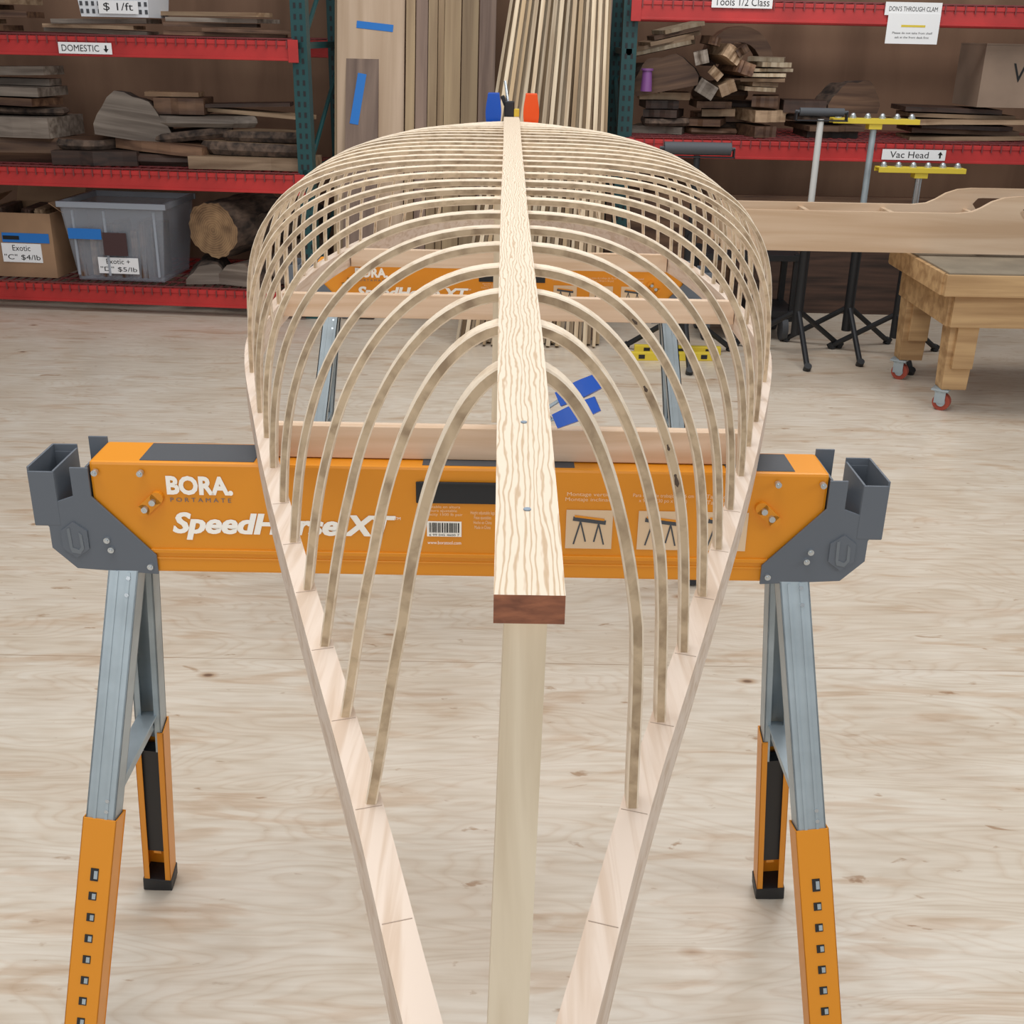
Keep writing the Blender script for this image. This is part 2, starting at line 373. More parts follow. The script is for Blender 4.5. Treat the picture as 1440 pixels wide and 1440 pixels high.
# ---------------------------------------------------------------- sawhorse
def sawhorse(loc,label):
    E=empty('sawhorse',loc,label,'sawhorse','folding metal sawhorses')
    FR=-.04
    bm=bmesh.new()
    bx(bm,(0,0,.83),(.968,.08,.158))
    finish(bm,'beam','orange',E,bevel=.004)
    boxes('ridge',[((0,FR-.0008,.783),(.83,.004,.006)),((-.425,FR-.0008,.7765),(.02,.004,.005),(0,.8,0)),((.425,FR-.0008,.7765),(.02,.004,.005),(0,-.8,0)),((0,FR-.0005,.772),(.86,.002,.003))],'orange',E,.001)
    for cx,w in ((-.345,.15),(.395,.09),(.05,.2)):
        boxes('grip_pad',[((cx,0,.9085),(w,.066,.003))],'darkgray',E,.001)
    boxes('handle_slot',[((.03,FR-.001,.874),(.176,.003,.030)),((.03,FR-.003,.888),(.168,.004,.004))],'dark',E,.0012)
    for s in (-1,1):
        def X(u): return s*u
        poly=[(.562,.892),(.562,.844),(.545,.817),(.545,.787),(.515,.757),(.407,.750),(.407,.778),(.484,.862),(.484,.902),(.508,.902),(.508,.862),(.530,.854),(.530,.892)]
        bm=bmesh.new()
        pp=[(X(a),b) for a,b in poly]
        if s>0: pp=list(reversed(pp))
        prism(bm,pp,FR-.006,FR-.003); prism(bm,pp,.043,.046)
        for c,sz in (((X(.546),-.045,.858),(.034,.003,.076)),((X(.546),.045,.862),(.034,.003,.080)),((X(.562),0,.862),(.003,.09,.080)),((X(.530),0,.862),(.003,.09,.070)),((X(.546),0,.82),(.034,.09,.003)),
                     ((X(.498),.042,.89),(.026,.003,.05)),((X(.498),0,.852),(.03,.086,.003))):
            bx(bm,c,sz)
        bx(bm,(X(.487),0,.878),(.003,.086,.05))
        finish(bm,'end_bracket','graypl',E,bevel=.0008)
        bm=bmesh.new()
        hexp=[(X(.512)+.020*math.cos(a),.800+.026*math.sin(a)) for a in [math.pi/2+i*math.pi/3 for i in range(6)]]
        prism(bm,hexp,FR-.0085,FR-.006)
        finish(bm,'badge','graypl',E,bevel=.001)
        bm=bmesh.new()
        cx=X(.512)
        prism(bm,[(cx-.009,.816),(cx-.005,.818),(cx-.004,.789),(cx+.004,.786),(cx+.007,.79),(cx+.006,.812),(cx+.010,.808),(cx+.011,.788),(cx+.005,.780),(cx-.006,.782),(cx-.008,.79)],FR-.0095,FR-.0085)
        finish(bm,'badge_emblem','galvd',E)
        for u,z in ((.470,.800),(.466,.786),(.416,.762),(.475,.896),(.416,.896)):
            bm=bmesh.new()
            cy(bm,(X(u),FR-.010,z),(X(u),FR-.003,z),.0042,12); cy(bm,(X(u),FR-.012,z),(X(u),FR-.010,z),.0022,8)
            finish(bm,'bolt','chrome',E)
        bm=bmesh.new()
        R=Matrix.Rotation(.75*(-1 if s<0 else 1),3,'Y')
        c=Vector((X(.408),FR-.003,.852))
        bx(bm,c,(.026,.007,.017),R)
        cy(bm,c+R@Vector((-.013,.0035,0)),c+R@Vector((-.013,-.0035,0)),.0085,16); cy(bm,c+R@Vector((.013,.0035,0)),c+R@Vector((.013,-.0035,0)),.0085,16)
        finish(bm,'latch_boss','orange',E)
        for k in (-.009,.006):
            bm=bmesh.new()
            p=c+R@Vector((k,-.003,0)); cy(bm,p,p+Vector((0,-.006,0)),.0042,12)
            finish(bm,'bolt','chrome',E)
        for f in (-1,1):
            T=Vector((X(.452),f*.026,.765)); B=Vector((X(.552),f*.212,0.0))
            d=(B-T).normalized()
            xa=Vector((1,0,0)); xa=(xa-d*xa.dot(d)).normalized(); ya=d.cross(xa).normalized()
            if ya.y*f<0: ya=-ya
            def ch(bm,t0,t1,w,dep,th,mi=0,inner=None):
                p0=T+(B-T)*t0;p1=T+(B-T)*t1;c=(p0+p1)/2;L=(p1-p0).length
                R=Matrix((xa,ya,-d)).transposed()
                if R.determinant()<0: R=Matrix((-xa,ya,-d)).transposed()
                bx(bm,c+ya*(dep/2-th/2),(w,th,L),R,mi)
                for q in (-1,1):
                    bx(bm,c+xa*q*(w/2-th/2),(th,dep,L),R,mi)
                    bx(bm,c+xa*q*(w/2-.005)-ya*(dep/2-th/2),(.010,th,L),R,mi)
                return R
            LG=bpy.data.objects.new('leg',None); LG.empty_display_size=.05; COL.objects.link(LG); LG.parent=E
            bm=bmesh.new(); R=ch(bm,0,.53,.040,.034,.0022)
            p=T+(B-T)*.26
            for q in (-.008,.008): bx(bm,p+xa*q+ya*.0175,(.004,.002,.38),R)
            finish(bm,'upper_leg','galv',LG)
            bm=bmesh.new(); R=ch(bm,.47,.985,.047,.038,.002)
            finish(bm,'lower_leg','orange',LG,bevel=.0006)
            z=.325
            for k in range(9):
                bm=bmesh.new()
                t=(.765-z)/.765; c=T+(B-T)*t+ya*.0192
                bx(bm,c,(.011,.0015,.019 if k==0 else .012),R); bx(bm,c+xa*.002,(.005,.003,.008 if k else .012),R,1)
                z-=.0315
                finish(bm,'slot',['dark','galv'],LG)
            bm=bmesh.new()
            bx(bm,T+(B-T)*.74-ya*.003,(.014,.012,.22),R); 
            finish(bm,'height_latch','orange',LG,bevel=.001)
            bm=bmesh.new(); bx(bm,T+(B-T)*.70-ya*.002,(.030,.02,.26),R); finish(bm,'inner_leg','dark',LG)
            bm=bmesh.new(); bx(bm,T+(B-T)*.976,(.051,.042,.032),R); finish(bm,'foot','dark',LG,bevel=.002)
            for t in (.435,.455,.03,.06):
                bm=bmesh.new()
                c=T+(B-T)*t+ya*.018
                cy(bm,c+xa*.008-ya*.002,c+xa*.008+ya*.0015,.003,8)
                finish(bm,'rivet','chrome',LG)
        u=.452+.1*.47; z=.765*(1-.47)
        boxes('leg_brace',[((X(u-.004),0,z+.015),(.012,.21,.028)),((X(u-.004),0,z+.03),(.03,.20,.003))],'galv',E,.001)
    y=FR-.0012
    text('BORA.',.087,.027,'white',E,(-.342,y,.878),bold=.045)
    text('P O R T A M A T E',.080,.006,'graypl',E,(-.342,y,.8575))
    text('SpeedHorse XT',.296,.040,'white',E,(-.235,y,.820),shear=.25,bold=.03)
    text('SpeedHorse XT',.2965,.040,'white',E,(-.2335,y-.0002,.820),shear=.25,bold=.03)
    text('TM',.008,.004,'white',E,(-.083,y,.836))
    boxes('barcode_label',[((-.021,y,.822),(.046,.0006,.022))],'white',E)
    bm=bmesh.new(); x=-.041; r2=random.Random(3)
    while x<-.002:
        w=r2.choice((.0008,.0012,.0018)); bx(bm,(x+w/2,y-.0006,.824),(w,.0004,.014)); x+=w+r2.choice((.0008,.0014))
    finish(bm,'barcode','black',E)
    text('6 99 045 4600 7',.04,.003,'black',E,(-.021,y-.0006,.8135))
    text('www.boratool.com',.045,.005,'white',E,(-.021,y,.802))
    text('Ajustable en altura\nAltura ajustable\nCapacity 1500 lb pair',.055,.016,'cream',E,(-.024,y,.848))
    text('Height adjustable legs\nPatas ajustables\nHecho en China\nMade in China',.032,.026,'cream',E,(.030,y,.836))
    pg=mat('pictogram_ground',rgb(226,196,160),.6)
    for i,(xx,ww,tt) in enumerate(((.172,.066,'Montage vertical\nMontaje inclinado'),(.268,.080,'Para mesa de trabajo de 76 cm\nx 92 cm (30 po x 36 po)'),(.352,.055,'Table de travail\nTabla de corte'))):
        text(tt,ww,.014,'cream',E,(xx,y,.871))
        boxes('pictogram_panel',[((xx,y,.825),(.062,.0006,.056))],pg,E)
        bm=bmesh.new(); q=y-.0007
        for b in (((xx,q,.838),(.044,.0005,.006),(0,.12,0)),((xx-.016,q,.82),(.002,.0005,.034),(0,.25,0)),((xx+.016,q,.82),(.002,.0005,.034),(0,-.25,0)),((xx-.008,q,.822),(.002,.0005,.03),(0,-.25,0)),((xx+.01,q,.822),(.002,.0005,.03),(0,.2,0))):
            bx(bm,*b)
        finish(bm,'pictogram','darkgray',E)
        bm=bmesh.new(); bx(bm,(xx,q-.0003,.842),(.04,.0005,.003),(0,.12,0)); finish(bm,'pictogram_highlight','orange',E)
    return E
def copy_tree(src,loc,label):
    def rec(o,par):
        c=o.copy(); COL.objects.link(c); c.parent=par
        for ch in o.children: rec(ch,c)
        return c
    c=rec(src,None); c.location=loc; c['label']=label
    return c
sh=sawhorse((-.056,1.43,0),'orange metal sawhorse with gray end brackets and printed white lettering')
s2=copy_tree(sh,(-.015,3.05,0),'orange metal sawhorse seen through the ribs of the canoe frame')
s2.scale=(1,.75,.956)

# ---------------------------------------------------------------- clamps
def spring_clamp(loc,rot,col,label,sc=1,compact=False):
    E=empty('spring_clamp',loc,label,'clamp','spring clamps on the canoe frame',(0,0,0))
    if isinstance(rot,Matrix):
        m4=rot.to_4x4(); m4.translation=Vector(loc); E.matrix_world=m4
    else: E.rotation_euler=rot
    for s in (-1,1):
        bm=bmesh.new(); secs=[]
        for i in range(9):
            t=i/8; z=.01+.095*t
            if compact:
                z=.014+.072*t+(.018 if s>0 else 0); c=s*(.0148+.001*t); w=.011+.003*math.sin(math.pi*t); d=.0138-.004*abs(t-.55)
            else:
                c=s*(.009+.02*t**.8); w=.015+.006*math.sin(math.pi*min(1,t*1.05)); d=.0075
            secs.append([(-w*sc,(c-d)*sc,z*sc),(w*sc,(c-d)*sc,z*sc),(w*sc,(c+d)*sc,z*sc),(-w*sc,(c+d)*sc,z*sc)])
        sweep(bm,secs); finish(bm,'handle',col,E,bevel=.003*sc)
        boxes('jaw',[((0,s*.010*sc,-.006*sc),(.026*sc,.008*sc,.034*sc),(s*.3,0,0)),((0,s*.0055*sc,-.026*sc),(.032*sc,.009*sc,.014*sc))],'galv',E,.001)
        if compact:
            boxes('lever',[((0,s*.012*sc,.025*sc),(.012*sc,.005*sc,.05*sc),(-s*.15,0,0))],'galv',E,.001)
    bm=bmesh.new(); cy(bm,(-.016*sc,0,.004*sc),(.016*sc,0,.004*sc),.005*sc,14); finish(bm,'pivot','chrome',E)
    return E
spring_clamp((CX-.052,3.52,1.155),(0,0,0),'blue','blue spring clamp gripping the end of the keelson',1.08)
spring_clamp((CX+.058,3.52,1.155),(0,0,0),'orpl','orange spring clamp gripping the end of the keelson',1.08)
a=math.radians(26)
zc=Vector((math.cos(a),0,math.sin(a))).normalized(); yc=Vector((-math.sin(a)*.93,.36,math.cos(a)*.93)).normalized(); yc=(yc-zc*yc.dot(zc)).normalized(); xc=yc.cross(zc)
spring_clamp((CX+.045,1.400,.978),Matrix((xc,yc,zc)).transposed(),'blue','blue spring clamp holding a strut to the thwart',.82,True)
E=empty('bar_clamp',(CX+.0,3.60,kz(3.6)+.013),'small black bar clamp with a yellow pad on the keelson','clamp')
boxes('jaw',[((-.006,0,.022),(.03,.03,.044)),((-.022,0,.045),(.012,.02,.03),(0,-.4,0))],'dark',E,.003)
boxes('pad',[((.016,-.006,.012),(.016,.02,.022))],'yellow',E,.002)
bm=bmesh.new(); cy(bm,(-.01,0,.04),(-.02,.01,.10),.004,10); finish(bm,'bar','chrome',E)

# ---------------------------------------------------------------- storage racks
def rack(name_label,origin,rz,L,levels,depth,height,bh=.10,hasleft=True):
    E=empty('storage_rack',(origin[0],origin[1],0),name_label,'shelf rack','red and green storage racks',(0,0,rz))
    for x in ((-L,0) if hasleft else (0,)):
        for yy in (0,depth):
            bm=bmesh.new()
            bx(bm,(x,yy+.035,height/2),(.075,.07,height))
            z=.08
            while z<height-.05:
                for q in (-.015,.015):
                    bx(bm,(x+q,yy-.0005,z),(.012,.002,.024),None,1)
                z+=.05
            finish(bm,'post',['green','dark'],E)
        for z0 in (.15,.75,1.35,1.95):
            bm=bmesh.new()
            cy(bm,(x,.06,z0),(x,depth,z0+.45),.012,8); bx(bm,(x,depth/2,z0),(.03,depth,.03))
            finish(bm,'cross_brace','green',E)
    for z in levels:
        for yy in (-.02,depth+.05):
            bm=bmesh.new(); l=L-.02
            bx(bm,(-L/2,yy,z),(l,.04,bh)); bx(bm,(-L/2,yy-.022,z+bh*.38),(l,.006,bh*.2)); bx(bm,(-L/2,yy-.022,z-bh*.42),(l,.006,bh*.14))
            for xx in (-L+.02,-.02): bx(bm,(xx,yy-.024,z),(.05,.01,bh*1.15))
            finish(bm,'beam','red',E,bevel=.002)
        bm=bmesh.new(); x=-L+.05
        while x<-.03:
            bx(bm,(x,depth/2,z+bh/2+.004),(.006,depth+.04,.006)); bx(bm,(x,-.047,z+bh/2-.015),(.006,.006,.035)); x+=.05
        for k in range(8): bx(bm,(-L/2,-.02+k*(depth+.06)/7,z+bh/2+.009),(L-.05,.006,.005))
        finish(bm,'wire_deck','wire',E)
    return E
LR=(-1.03,6.0); LA=math.radians(-5)
left=rack('red beamed rack with green posts holding lumber offcuts and bins',LR,LA,2.6,(.095,.695,1.325),.75,2.6,.09)
ML=Matrix.Translation((LR[0],LR[1],0))@Matrix.Rotation(LA,4,'Z')
right=rack('red beamed rack with a green post holding stacked wood blocks',(3.3,6.2),0,2.70,(.89,1.545),.7,2.6,.09)

def sign(parent,loc,w,h,rows,lw=None,arrow=0,m='paper',hand=False):
    E=boxes('label_card',[((0,0,0),(w,.003,h))],m,parent,0,loc)
    for i,(t,tw,th,zz) in enumerate(rows):
        text(t,tw,th,'black',E,(0 if not arrow else -h*.45,-.0022,zz),bold=.0)
    if arrow:
        bm=bmesh.new(); x=w/2-h*.55; a=h*.32*arrow
        bx(bm,(x,-.0024,a*-.1),(h*.16,.0006,h*.5))
        v=[bm.verts.new(p) for p in ((x-h*.25,-.0026,a*.1),(x+h*.25,-.0026,a*.1),(x,-.0026,a*1.1))]
        bm.faces.new(v)
        finish(bm,'arrow','black',E)
    return E
sign(left,(-1.06,-.05,1.318),.27,.052,[('DOMESTIC',.19,.03,0)],arrow=-1)
sign(right,(-2.16,-.05,1.59),.30,.055,[('Tools 1/2 Class',.27,.035,0)])
sign(right,(-1.31,-.05,1.575),.28,.06,[("DON'S THROUGH CLAM",.24,.022,.0)])
sg=sign(right,(-1.30,-.052,1.485),.26,.14,[('Please do not take from shelf',.2,.010,-.02),('ask at the front desk first',.17,.010,-.04)])
boxes('highlight_stripe',[((0,-.0022,.012),(.12,.0008,.01))],'yellow',sg)
sign(right,(-1.20,-.05,.885),.33,.052,[('Vac Head',.2,.032,0)],arrow=1)

def put(mtx,loc,rz=0):
    p=mtx@Vector(loc); return (p.x,p.y,p.z), mtx.to_euler().z+rz
def plank(mtx,loc,size,m,label,rz=0,ry=0,rx=0,group=None,name='board',cat='board',warp=.0):
    p,a=put(mtx,loc,rz)
    bm=bmesh.new(); secs=[]
    n=6; L,W,T=size; ph=random.random()*6
    for i in range(n+1):
        x=-L/2+L*i/n; dz_=warp*math.sin(ph+i*.9); dy=W*.03*math.sin(ph*2+i)
        j=W*.02*math.sin(ph+i*2.3)
        secs.append([(x,-W/2+dy+j,dz_),(x,W/2+dy-j,dz_),(x,W/2+dy-j,T+dz_),(x,-W/2+dy+j,T+dz_)])
    sweep(bm,secs)
    o=finish(bm,name,m,None,p,(rx,ry,a),bevel=min(.004,T*.12))
    return tag(o,label,cat,group)
def slab(mtx,loc,size,m,label,rz=0,ry=0,rx=0,group=None):
    p,a=put(mtx,loc,rz); L,W,T=size; ph=random.random()*6
    bm=bmesh.new(); n=22; rings=[]
    for (k,sc2,z) in ((0,.86,0),(1,1,T*.4),(2,.97,T*.75),(3,.88,T)):
        r=[]
        for i in range(n):
            t=2*math.pi*i/n
            e=abs(math.cos(t))**.5; x=math.copysign(e,math.cos(t))*L/2; y=math.copysign(abs(math.sin(t))**.6,math.sin(t))*W/2
            q=1+.07*math.sin(3*t+ph)+.04*math.sin(7*t+ph*2)
            r.append(bm.verts.new((x*(q if k else q*.99)*(sc2**.4),y*q*sc2,z*(1+.06*math.sin(2*t+ph)))))
        rings.append(r)
    edge=0 if random.random()<.45 else 1
    for A,B in zip(rings,rings[1:]):
        for i in range(n):
            f=bm.faces.new([A[i],A[(i+1)%n],B[(i+1)%n],B[i]]); f.material_index=edge
    bm.faces.new(list(reversed(rings[0]))); bm.faces.new(rings[-1])
    o=finish(bm,'wood_slab',[m,'bark'],None,p,(rx,ry,a),smooth=False)
    return tag(o,label,'wood slab',group)
def chunk(mtx,loc,r,L,m,label,rz=0,ry=0,group=None,flat=.25,h=1.0):
    p,a=put(mtx,loc,rz); bm=bmesh.new(); pts=[]
    for i in range(15):
        t=math.pi*i/14; q=r*(1+.07*math.sin(3*t+r*40)+.05*math.sin(7*t))
        pts.append((q*math.cos(t),q*h*math.sin(t)))
    a_=[bm.verts.new((x,-L/2,z)) for x,z in pts]; b_=[bm.verts.new((x*.96,L/2,z*.95)) for x,z in pts]
    bm.faces.new(a_); bm.faces.new(list(reversed(b_)))
    n=len(pts)
    for i in range(n):
        f=bm.faces.new([a_[i],b_[i],b_[(i+1)%n],a_[(i+1)%n]]); f.material_index=1
    o=finish(bm,'wood_chunk',[m,'bark'],None,p,(0,ry,a),bevel=0)
    return tag(o,label,'wood chunk',group)
def log(mtx,loc,r,L,label,rz=0,ring='ring'):
    p,a=put(mtx,loc,rz); bm=bmesh.new(); n=40; ph=random.random()*6; rings=[]
    for k in range(11):
        y=-L/2+L*k/10; R=[]
        for i in range(n):
            t=2*math.pi*i/n; q=r*(1+.04*math.sin(2*t+ph)+.03*math.sin(5*t+ph+k*.3)+.025*math.sin(11*t+k*.6)+.025*math.sin(17*t+k*1.7))
            if k in (0,10): q*=.97
            R.append(bm.verts.new((q*math.cos(t),y,q*math.sin(t))))
        rings.append(R)
    for A,B in zip(rings,rings[1:]):
        for i in range(n): bm.faces.new([A[i],B[i],B[(i+1)%n],A[(i+1)%n]])
    for c in (rings[0],list(reversed(rings[-1]))):
        f=bm.faces.new(c); f.material_index=1
    o=finish(bm,'log',['bark',ring],None,p,(0,0,a),smooth=True)
    return tag(o,label,'log','cut logs on the bottom shelf')

Z0=.155
def open_box(mtx,loc,size,m,label,name,cat,flare=1.0,t=.006,rz=0,flaps=False,rim=False,holes=False):
    p,a=put(mtx,loc,rz); W,D,H=size
    E=empty(name,p,label,cat,None,(0,0,a))
    bm=bmesh.new()
    def ring(w,d,z): return [bm.verts.new(q) for q in ((-w/2,-d/2,z),(w/2,-d/2,z),(w/2,d/2,z),(-w/2,d/2,z))]
    o0=ring(W*flare,D*flare,0);o1=ring(W,D,H);i1=ring(W-2*t,D-2*t,H);i0=ring(W*flare-2*t,D*flare-2*t,t)
    for A,B in ((o0,o1),(o1,i1),(i1,i0)):
        for i in range(4): bm.faces.new([A[i],A[(i+1)%4],B[(i+1)%4],B[i]])
    bm.faces.new(list(reversed(o0))); bm.faces.new(i0)
    finish(bm,'body',m,E)
    if flaps:
        for sx in (-1,1):
            boxes('flap',[((sx*(W/2+.035),0,H+.03),(.09,D-.02,.004),(0,sx*.6,0))],m,E)
        boxes('flap',[((0,D/2+.03,H+.04),(W-.02,.004,.1),(-.5,0,0))],m,E)
    if rim:
        boxes('rim',[((0,-D/2,H),(W+.03,.02,.03)),((0,D/2,H),(W+.03,.02,.03)),((-W/2,0,H),(.02,D,.03)),((W/2,0,H),(.02,D,.03))],'rimpl' if m=='bin' else m,E,.003)
    if holes:
        bm=bmesh.new()
        for i in range(12):
            for j in range(4):
                x=(-.5+(i+.5)/12)*W*.94; z=.025+j*.035
                bx(bm,(x,-D/2*(flare+(1-flare)*z/H)-.0006,z),(.014,.002,.02))
        o=finish(bm,'perforation','darkgray',E); o['kind']='stuff'
    return E
M['rimpl']=mat('gray_plastic_rim',rgb(168,174,184),.3,0,.8)
b=open_box(ML,(-1.62,.28,Z0),(.42,.45,.34),'card','open cardboard box with a white price label','cardboard_box','box',flaps=True)
sign(b,(.03,-.228,.13),.22,.10,[('Exotic',.10,.03,.026),('"C" $4/lb',.20,.032,-.024)])
boxes('tape',[((.06,-.227,.21),(.26,.002,.05))],'tape',b)
boxes('tape_mark',[((-.02,-.229,.21),(.09,.001,.02))],'black',b)
b=open_box(ML,(-1.05,.24,Z0),(.56,.45,.40),'bin','translucent gray plastic bin holding wood scraps','storage_bin','bin',flare=.84,rim=True)
for x in (-.22,-.05,.22): boxes('stiffener',[((x,-.213,.20),(.012,.012,.34))],'rimpl',b,.002)
sign(b,(.0,-.212,.085),.22,.085,[('Exotic +',.13,.026,.022),('"D" $5/lb',.2,.028,-.02)])
boxes('tape',[((-.16,-.228,.25),(.18,.002,.055))],'tape',b)
boxes('sticker',[((.0,-.226,.20),(.13,.002,.12))],mat('dark_red_sticker',rgb(70,45,45),.5),b)
for i in range(8):
    x=-1.25+.055*i
    plank(ML,(x,.14+.03*(i%2),Z0+.02),(.036,.18,.20+.14*random.random()),random.choice(['brown','walnut','tan']),'wood scrap standing inside the plastic bin',rz=random.uniform(-.08,.08),ry=random.uniform(-.1,.1),group='wood scraps in the plastic bin',name='wood_scrap',cat='wood scrap')
for i in range(4):
    plank(ML,(-1.74+.09*i,.28,Z0+.02),(.05,.28,.33),random.choice(['tan','brown','walnut']),'wood scrap standing inside the cardboard box',rz=.1,ry=random.uniform(-.2,.2),group='wood scraps in the cardboard box',name='wood_scrap',cat='wood scrap')
SG='split log pieces on the bottom shelf'
chunk(ML,(-.62,.24,Z0),.11,.4,'graywood','gray split log piece lying on the rack deck',.25,group=SG,h=.95)
chunk(ML,(-.36,.20,Z0),.12,.36,'graywood','gray split log piece lying on the rack deck',-.3,group=SG,h=1.0)
log(ML,(-.12,.30,Z0+.10),.10,.5,'gray bark-covered log lying on the rack deck',-.05,'ringd')
log(ML,(-.47,.36,Z0+.275),.152,.52,'thick log with a tan cut end resting on split pieces',-.30)
log(ML,(-.20,.46,Z0+.27),.085,.45,'dark bark-covered log leaning on the thick log',-.45,'ringd')

Z1=.752
G='lumber on the middle shelf'
def pile(mtx,x0,x1,z0,z1,n,mats,label,group,y0=.05,wd=(.10,.2),skew=.12,fn=None,dy=.1):
    z=z0; hgt=(z1-z0)/n
    for i in range(n):
        t=hgt*random.uniform(.62,.95); L=(x1-x0)*random.uniform(.60,1.0)
        x=(x0+x1)/2+random.uniform(-1,1)*((x1-x0)-L)/2
        m=random.choice(mats)
        f=slab if (hgt>.035 and L>.2 and random.random()<.35) else plank
        lb=label if f is plank else label.replace('board','live-edge piece')
        f(mtx,(x,y0+wd[1]/2+random.uniform(0,dy),z),(L,random.uniform(*wd),t),m,lb,rz=random.uniform(-skew,skew),ry=random.uniform(-.03,.03),group=group)
        z+=hgt
slab(ML,(-1.62,.26,Z1),(.66,.40,.12),'brown','thick brown live-edge slab at the bottom of a pile',rz=.03,group=G)
plank(ML,(-1.64,.26,Z1+.125),(.60,.36,.10),'graywood','thick gray-brown board in a pile',rz=-.06,group=G)
pile(ML,-2.0,-1.34,Z1+.235,1.22,5,['brown','tan','walnut','graywood'],'narrow board on top of a lumber pile',G,wd=(.12,.3),skew=.25)
plank(ML,(-1.14,.22,Z1),(.44,.36,.07),'walnut','dark thick board lying flat',rz=.1,group=G)
slab(ML,(-1.22,.22,Z1+.073),(.34,.30,.05),'brown','brown live-edge slab lying flat',rz=-.15,group=G)
chunk(ML,(-.98,.24,Z1+.125),.19,.24,'graywood','gray half-round chunk of wood with bark edge',rz=.25,ry=.15,group=G,h=1.2)
slab(ML,(-.70,.25,Z1),(.62,.30,.06),'walnut','dark live-edge slab lying flat',rz=.06,group=G)
plank(ML,(-.78,.25,Z1+.065),(.50,.3,.05),'brown','brown board lying flat in a pile',rz=-.18,ry=.06,group=G)
slab(ML,(-.66,.30,Z1+.125),(.40,.26,.05),'walnut','short dark live-edge slab on top of a pile',rz=.25,ry=-.1,group=G)
slab(ML,(-.60,.30,Z1+.19),(.52,.24,.055),'graywood','gray live-edge slab lying across a pile',rz=.12,group=G)
plank(ML,(-.30,.16,Z1),(.64,.24,.062),'tan','thick tan rough board at the bottom of a pile',rz=.02,group=G)
slab(ML,(-.29,.18,Z1+.066),(.58,.22,.062),'tan','tan live-edge board in a pile',rz=-.04,group=G)
slab(ML,(-.24,.2,Z1+.132),(.42,.2,.05),'tan','short tan live-edge board on top of a pile',rz=.05,group=G)
plank(ML,(-.34,.34,Z1+.25),(.62,.14,.02),'tan','thin board lying across a pile',rz=-.10,ry=.05,group=G)
plank(ML,(-.40,.34,Z1+.29),(.50,.14,.018),'walnut','thin dark board lying across a pile',rz=.12,ry=-.03,group=G)
plank(ML,(-.76,.30,Z1+.335),(.28,.12,.022),'tan','thin pale board lying across a pile',rz=.1,group=G)
plank(ML,(-.72,.32,Z1+.25),(.26,.22,.08),'brown','brown block under a thin board',rz=.1,group=G)
Z2=1.383
pile(ML,-2.2,-1.45,Z2,1.62,7,['tan','brown','tan'],'stacked board on the top shelf','lumber on the top shelf',wd=(.2,.35),skew=.2)
pile(ML,-1.40,-.75,Z2,1.455,3,['tan','brown','graywood'],'stacked board on the top shelf','lumber on the top shelf',wd=(.2,.35),skew=.15)
pile(ML,-.75,-.05,Z2,1.47,4,['tan','graywood','brown'],'stacked board on the top shelf','lumber on the top shelf',wd=(.2,.35),skew=.25)
plank(ML,(-.5,.2,1.475),(.66,.14,.02),'tan','thin board tilted on a stack',rz=-.35,group='lumber on the top shelf')
b=open_box(ML,(-.94,.20,1.462),(.38,.30,.20),'binw','white perforated plastic basket with a price label','storage_bin','bin',flare=.9,rim=True,holes=True)
sign(b,(.03,-.153,.045),.20,.06,[('$ 1/ft',.15,.04,0)])

MR=Matrix.Translation((0,6.2,0))
Z3=.945; G='offcuts on the rack beside the lumber strips'
pile(MR,.68,.96,Z3,1.16,5,['brown','walnut','tan','graywood'],'short board offcut in a stack',G,wd=(.2,.35),skew=.4)
chunk(MR,(.84,.22,1.165),.16,.24,'brown','half-round brown wood chunk on a stack',rz=-.2,ry=-.2,group=G,h=1.15)
chunk(MR,(.70,.30,1.17),.10,.22,'walnut','dark wood chunk on a stack',rz=.2,ry=.3,group=G,h=1.3)
for i in range(5):
    plank(MR,(.80+.02*i,.3,1.355+.026*i),(.34-.03*i,.2,.02),random.choice(['tan','strip','brown']),'thin board resting at a slant on a stack',rz=random.uniform(-.3,.3),ry=-.22,group=G)
pile(MR,.94,1.22,Z3,1.13,4,['tan','brown'],'short board offcut in a stack',G,wd=(.2,.35),skew=.3)
for i,(x,z,s,r) in enumerate(((1.01,1.13,.10,.5),(1.12,1.14,.085,-.4),(1.06,1.22,.07,.7),(1.165,1.235,.08,.3),(1.00,1.28,.07,-.25),(1.09,1.30,.095,.55),(1.18,1.33,.06,-.6),(1.03,1.37,.06,.2))):
    plank(MR,(x,.16,z+.02),(s,.3,s*random.uniform(.6,.95)),random.choice(['tan','brown','graywood']),'square wood block stacked at an angle',ry=r,rz=random.uniform(-.2,.2),group=G,name='wood_block',cat='wood block')
pile(MR,1.24,1.44,Z3,1.17,3,['brown','tan'],'square wood block in a stack',G,wd=(.2,.3),skew=.25)
pile(MR,1.22,1.45,1.17,1.34,7,['strip','tan','strip'],'thin pale board in a stack',G,wd=(.2,.3),skew=.25)
bm=bmesh.new(); o=[];i_=[]
for k in range(13):
    a=math.pi*k/12; o.append((.19*math.cos(a),.20*math.sin(a))); i_.append((.12*math.cos(a),.12*math.sin(a)))
prism(bm,o+list(reversed(i_)),-.08,.08)
tag(finish(bm,'arched_offcut','brown',None,(1.22,6.62,1.285)),'brown arched wood offcut resting on a stack','wood offcut',G)
pile(MR,1.0,1.42,Z3,1.28,6,['brown','walnut'],'rough board at the back of the shelf',G,y0=.36,wd=(.15,.25),skew=.03,dy=.02)
pile(MR,1.50,1.9,Z3,1.06,3,['walnut','brown'],'dark board lying on the shelf',G,wd=(.2,.4),skew=.3)
chunk(MR,(1.80,.25,1.07),.14,.2,'brown','brown wood chunk on dark boards',rz=.2,group=G,h=1.2)
